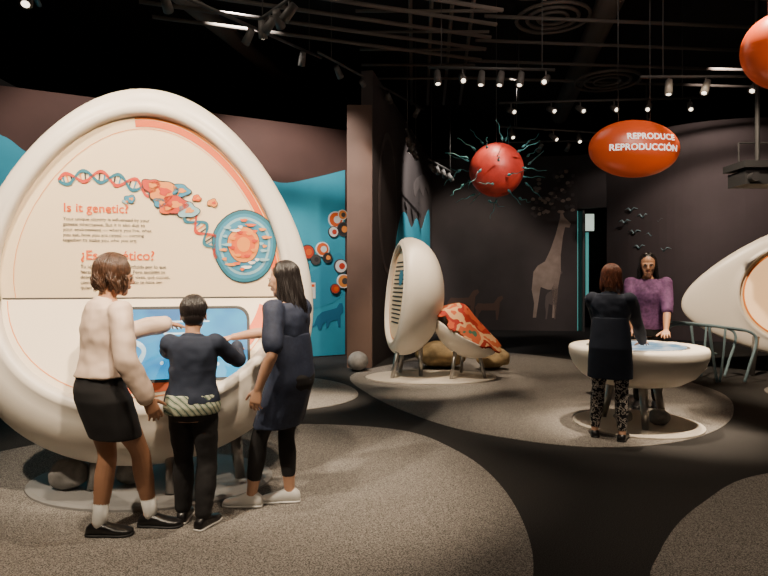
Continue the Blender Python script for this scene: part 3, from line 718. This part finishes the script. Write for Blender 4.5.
        if not fr and not hair.get('short'):
            p=pts[-1].copy(); rad=(p-h(0,-.02,0)); rad.z=0; rad.normalize()
            ln=hair['len']*rnd.uniform(.72,1.05)*t; n=9; wv=hair.get('wave',0)*t
            ph0=(int(az*4)*1.9+rnd.uniform(-.5,.5)); base_p=p.copy(); back=-F
            for i in range(1,n+1):
                f=i/n; q=base_p-Z*ln*f+rad*(hair.get('out',.02)*f*t)+back*(hair.get('back',.03)*f*t)-rad*hair.get('inw',0)*f*f*t
                g_=min(1,f*2.2)
                q+=rad*wv*g_*sin(f*5+ph0)+rad.cross(Z)*wv*g_*cos(f*4+ph0)
                pts.append(q)
        sp=cu.splines.new('POLY'); sp.points.add(len(pts)-1)
        for i,p in enumerate(pts):
            sp.points[i].co=(*p,1); sp.points[i].radius=1.0 if i<len(pts)-2 else (.7 if i==len(pts)-2 else .25)
    cu.materials.append(hair['mat2'] if 'mat2' in hair else hair['mat'])
    o=bpy.data.objects.new('hair_strands',cu); COL.objects.link(o); attach(o,e)
    return e,L,s

M_hbr=mat('hair_brown',(.060,.027,.014),.45,var=.5,vscale=40); M_hbk=mat('hair_black',(.012,.009,.009),.4); M_hau=mat('hair_auburn',(.13,.042,.022),.45,var=.4,vscale=40)
M_cream=mat('blouse_cream',(.68,.51,.40),.5); M_blk=mat('cloth_black',(.012,.011,.012),.85); M_navy=mat('cloth_navy',(.014,.021,.042),.85,bump=.08,bscale=120)
M_navy2=mat('cloth_navy_dress',(.018,.026,.056),.75,var=.2,vscale=60)
M_purple=mat('cloth_purple',(.13,.05,.14),.8,var=.35,vscale=30)
M_pat=blotch('pattern_leggings',[(0,(.02,.02,.025)),(.50,(.55,.50,.45)),(.57,(.02,.02,.025))],28,'NOISE')
M_plaid=blotch('plaid_shirt',[(0,(.50,.52,.38)),(.40,(.05,.10,.07)),(.55,(.55,.55,.42)),(.8,(.10,.16,.12))],14,'WAVE')
M_shw=mat('sneaker_white',(.72,.70,.66),.5); M_shb=mat('shoe_black',(.012,.011,.012),.3)

person('woman',(-1.62,3.42),48,1.60,M_skin1,
 [(-1.43,3.93,1.17),(-1.31,3.30,.80)],[(-1.62,3.40,2),(-1.38,3.53,-2)],(-12,-8,0),
 dict(name='blouse',mat=M_cream,z0=.91,sleeve=.96,inf=.030,sinf=.014,flare=.014,disp=.022),
 dict(name='skirt',mat=M_blk,hem=.56,z1=1.0,w0=.137,w1=.190,w2=.178,asp=.77),
 dict(mat=M_hbr,len=.10,wave=.012,r=(.092,.104,.098),n=620,th=.0038,gap=50,out=.012,inw=.03,back=.0,seed=3,fringe=(38,50)),
 dict(mat=M_shb,sock=True,h=.85),fdirs=(V((.25,.95,-.15)),V((.45,.1,-.9))),pn=(V((.1,-.2,-1)),V((-.6,.7,-.1))),curls=(.18,.4),lean=.08)
person('boy',(-1.14,3.56),95,1.35,M_skin2,
 [(-1.38,3.96,1.04),(-.97,3.94,1.02)],[(-1.21,3.60,95),(-1.06,3.50,70)],(8,-8,0),
 dict(name='jacket',mat=M_navy,z0=.87,sleeve=.98,inf=.030,sinf=.016,flare=.006,disp=.022,under=(.795,.93,M_plaid,.034)),
 dict(mat=M_blk,leg=.97,linf=.006,lflare=.018,ldisp=.010,pz=.86),
 dict(mat=M_hbk,len=.02,short=True,r=(.082,.098,.092),n=1100,th=.0034,gap=55,seed=5),
 dict(mat=M_shb,sole=M_shw,high=True),fdirs=(V((-.3,.9,-.2)),V((-.1,.95,-.2))),pn=(-Z,-Z),curls=(.15,.15),shoulder=.155,hint=(V((-.55,-.2,-1)),V((.7,-.2,-1))),hs=1.12)
person('woman.001',(-.60,3.86),155,1.58,M_skin2,
 [(-.76,3.60,.80),(-1.02,4.05,1.07)],[(-.85,3.84,178),(-.62,3.92,183)],(14,-8,0),
 dict(name='dress',mat=M_navy2,z0=1.06,sleeve=.42,inf=.024,sinf=.020,flare=.02,disp=.022),
 dict(name='dress_skirt',mat=M_navy2,hem=.53,z1=1.13,w0=.157,w1=.188,w2=.196,pleat=.035,leg=.86,lname='leggings',lmat=M_blk,linf=.003,pz=.9,ldisp=.004),
 dict(mat=M_hbk,len=.30,wave=.006,n=640,th=.0036,gap=64,out=.015,back=.04,seed=8,fringe=(42,56)),
 dict(mat=M_shw,sole=M_shw,high=False),fdirs=(V((-.2,-.05,-1)),V((-.95,.25,-.15))),pn=(V((.3,.9,0)),V((0,.1,-1))),curls=(.4,.12),lean=.05,hint=(None,V((.1,.2,-1))))
person('woman.002',(2.07,5.47),56,1.60,M_skin2,
 [(2.17,5.83,.87),(2.44,5.64,.87)],[(1.97,5.58,75),(2.16,5.42,60)],(0,-18,0),
 dict(name='cardigan',mat=M_navy,z0=1.04,sleeve=.97,inf=.026,sinf=.016,disp=.02),
 dict(name='cardigan_tail',mat=M_navy,hem=.56,z1=1.12,w0=.158,w1=.190,w2=.200,leg=.97,lname='leggings',lmat=M_pat,linf=.006,pz=.9,ldisp=.006),
 dict(mat=M_hau,len=.13,wave=.005,n=520,th=.004,gap=50,out=.012,back=.0,seed=12,r=(.085,.100,.092)),
 dict(mat=M_shb,h=.75),vox=.0055,fdirs=(V((.5,.8,-.1)),V((.5,.8,-.1))),curls=(.2,.2),lean=.05)
person('woman.003',(3.02,6.84),-112,1.77,M_skin1,
 [(3.06,6.48,.90),(2.76,6.60,.90)],[(3.10,6.80,-100),(2.92,6.86,-120)],(0,-10,0),
 dict(name='shirt',mat=M_purple,z0=.82,sleeve=.50,inf=.022,sinf=.018,flare=.01,disp=.02),
 dict(mat=M_blk,leg=.97,linf=.010),
 dict(mat=M_hbk,len=.20,wave=.008,n=560,th=.0038,gap=64,out=.02,back=.03,seed=15,r=(.080,.090,.087),fringe=(46,60)),
 dict(mat=M_shb),vox=.0055,fdirs=(V((-.4,-.8,-.2)),V((-.2,-.9,-.2))),curls=(.25,.25),lean=.06)

# ------------------------------------------------------------ lights
def spot(loc,aim,W,ang,col=(1,.80,.58),blend=.6,r=.06):
    l=bpy.data.lights.new('spot','SPOT'); l.energy=W*2.3; l.spot_size=radians(ang); l.spot_blend=blend; l.color=col; l.shadow_soft_size=r
    o=bpy.data.objects.new('spot_lamp',l); o.location=loc; o.rotation_euler=(V(aim)-V(loc)).to_track_quat('-Z','Y').to_euler(); COL.objects.link(o)
def pt(loc,W,col,r=.3):
    l=bpy.data.lights.new('pt','POINT'); l.energy=W; l.color=col; l.shadow_soft_size=r; o=bpy.data.objects.new('ambient_fill',l); o.location=loc; COL.objects.link(o)  # soft point light added as dim ambient fill, no fixture modelled for it
spot((.3,1.0,4.6),(-1.7,4.3,1.9),720,40)
spot((-2.6,1.2,4.6),(-1.8,4.3,1.5),420,44,(1,.83,.62))
spot((-1.5,2.6,5.6),(-1.4,4.3,.2),240,46)
spot((.8,3.0,5.5),(-.7,3.8,.8),200,36)
spot((-.7,7.2,5.6),(-.95,7.3,0),1300,18,blend=.9)
spot((-.6,6.6,5.2),(.3,8.9,1.2),480,30)
spot((1.6,8.6,5.6),(1.1,8.9,.5),360,28)
spot((.4,7.6,5.8),(.5,8.25,0),1000,22,blend=.9)
spot((2.6,6.3,5.8),(2.55,6.0,0),1000,24,blend=.9)
spot((3.3,4.4,5.8),(2.9,5.55,0),1200,18,blend=1)
spot((3.9,6.0,5.8),(3.3,6.2,0),900,20,blend=1)
spot((1.4,5.4,5.8),(1.7,6.2,0),450,26,blend=1)
spot((3.2,4.6,5.4),(3.0,6.8,1.4),420,24)
spot((1.2,4.0,5.4),(2.1,5.5,1.0),130,30)
spot((3.0,6.3,5.2),(5.6,9.2,1.4),900,36)
spot((2.5,5.5,4.6),(1.74,9.3,3.2),340,16,(1,.7,.6))
spot((3.6,4.6,4.6),(3.14,7.5,3.1),120,24,(1,.8,.65))
spot((4.5,3.0,4.5),(4.15,6.1,3.8),140,30,(1,.75,.6))
spot((-3.6,6.8,5.4),(-4.6,9.5,2.6),260,75,(1,.92,.85))
spot((-2.2,8.0,5.6),(-1.6,11.0,2.2),640,66,(1,.92,.85))
spot((.4,7.6,4.6),(-.35,10.2,2.5),120,44,(1,.8,.65))
spot((2.6,11.5,5.4),(.8,14.5,3.0),480,50,(1,.92,.85))
spot((4.2,13.2,5.6),(4.6,17.4,2.2),850,46,(1,.86,.74))
spot((2.2,13.5,5.6),(2.5,17.6,1.5),200,60,(1,.86,.74))
spot((6.2,10.5,5.6),(7.6,14.5,2.8),320,70,(1,.84,.76))
spot((1.8,3.2,5.6),(2.4,3.6,0),160,40,blend=1)
spot((0.4,3.0,5.6),(-.1,4.5,0),420,32,blend=1)
spot((-.6,1.2,5.6),(-.8,2.6,0),90,56,blend=1)
spot((5.6,7.0,5.6),(5.3,7.4,0),700,24,blend=1)
spot((2.6,11,5.8),(2.4,10.4,0),350,36,blend=1)
pt((1,-1.5,4.8),60,(1,.84,.7),.5); pt((2,7,4.9),36,(1,.84,.74),.5); pt((-2,6,4.9),22,(1,.85,.7),.4)

w=bpy.data.worlds.new('world'); w.use_nodes=True; w.node_tree.nodes['Background'].inputs[0].default_value=(.02,.017,.015,1); w.node_tree.nodes['Background'].inputs[1].default_value=.5; scene.world=w
cam=bpy.data.cameras.new('camera'); cam.lens=28; cam.sensor_width=36; cam.shift_y=-.009; cam.clip_end=100
co=bpy.data.objects.new('camera',cam); co.location=(0,0,1.45); co.rotation_euler=(pi/2,0,0); COL.objects.link(co); scene.camera=co
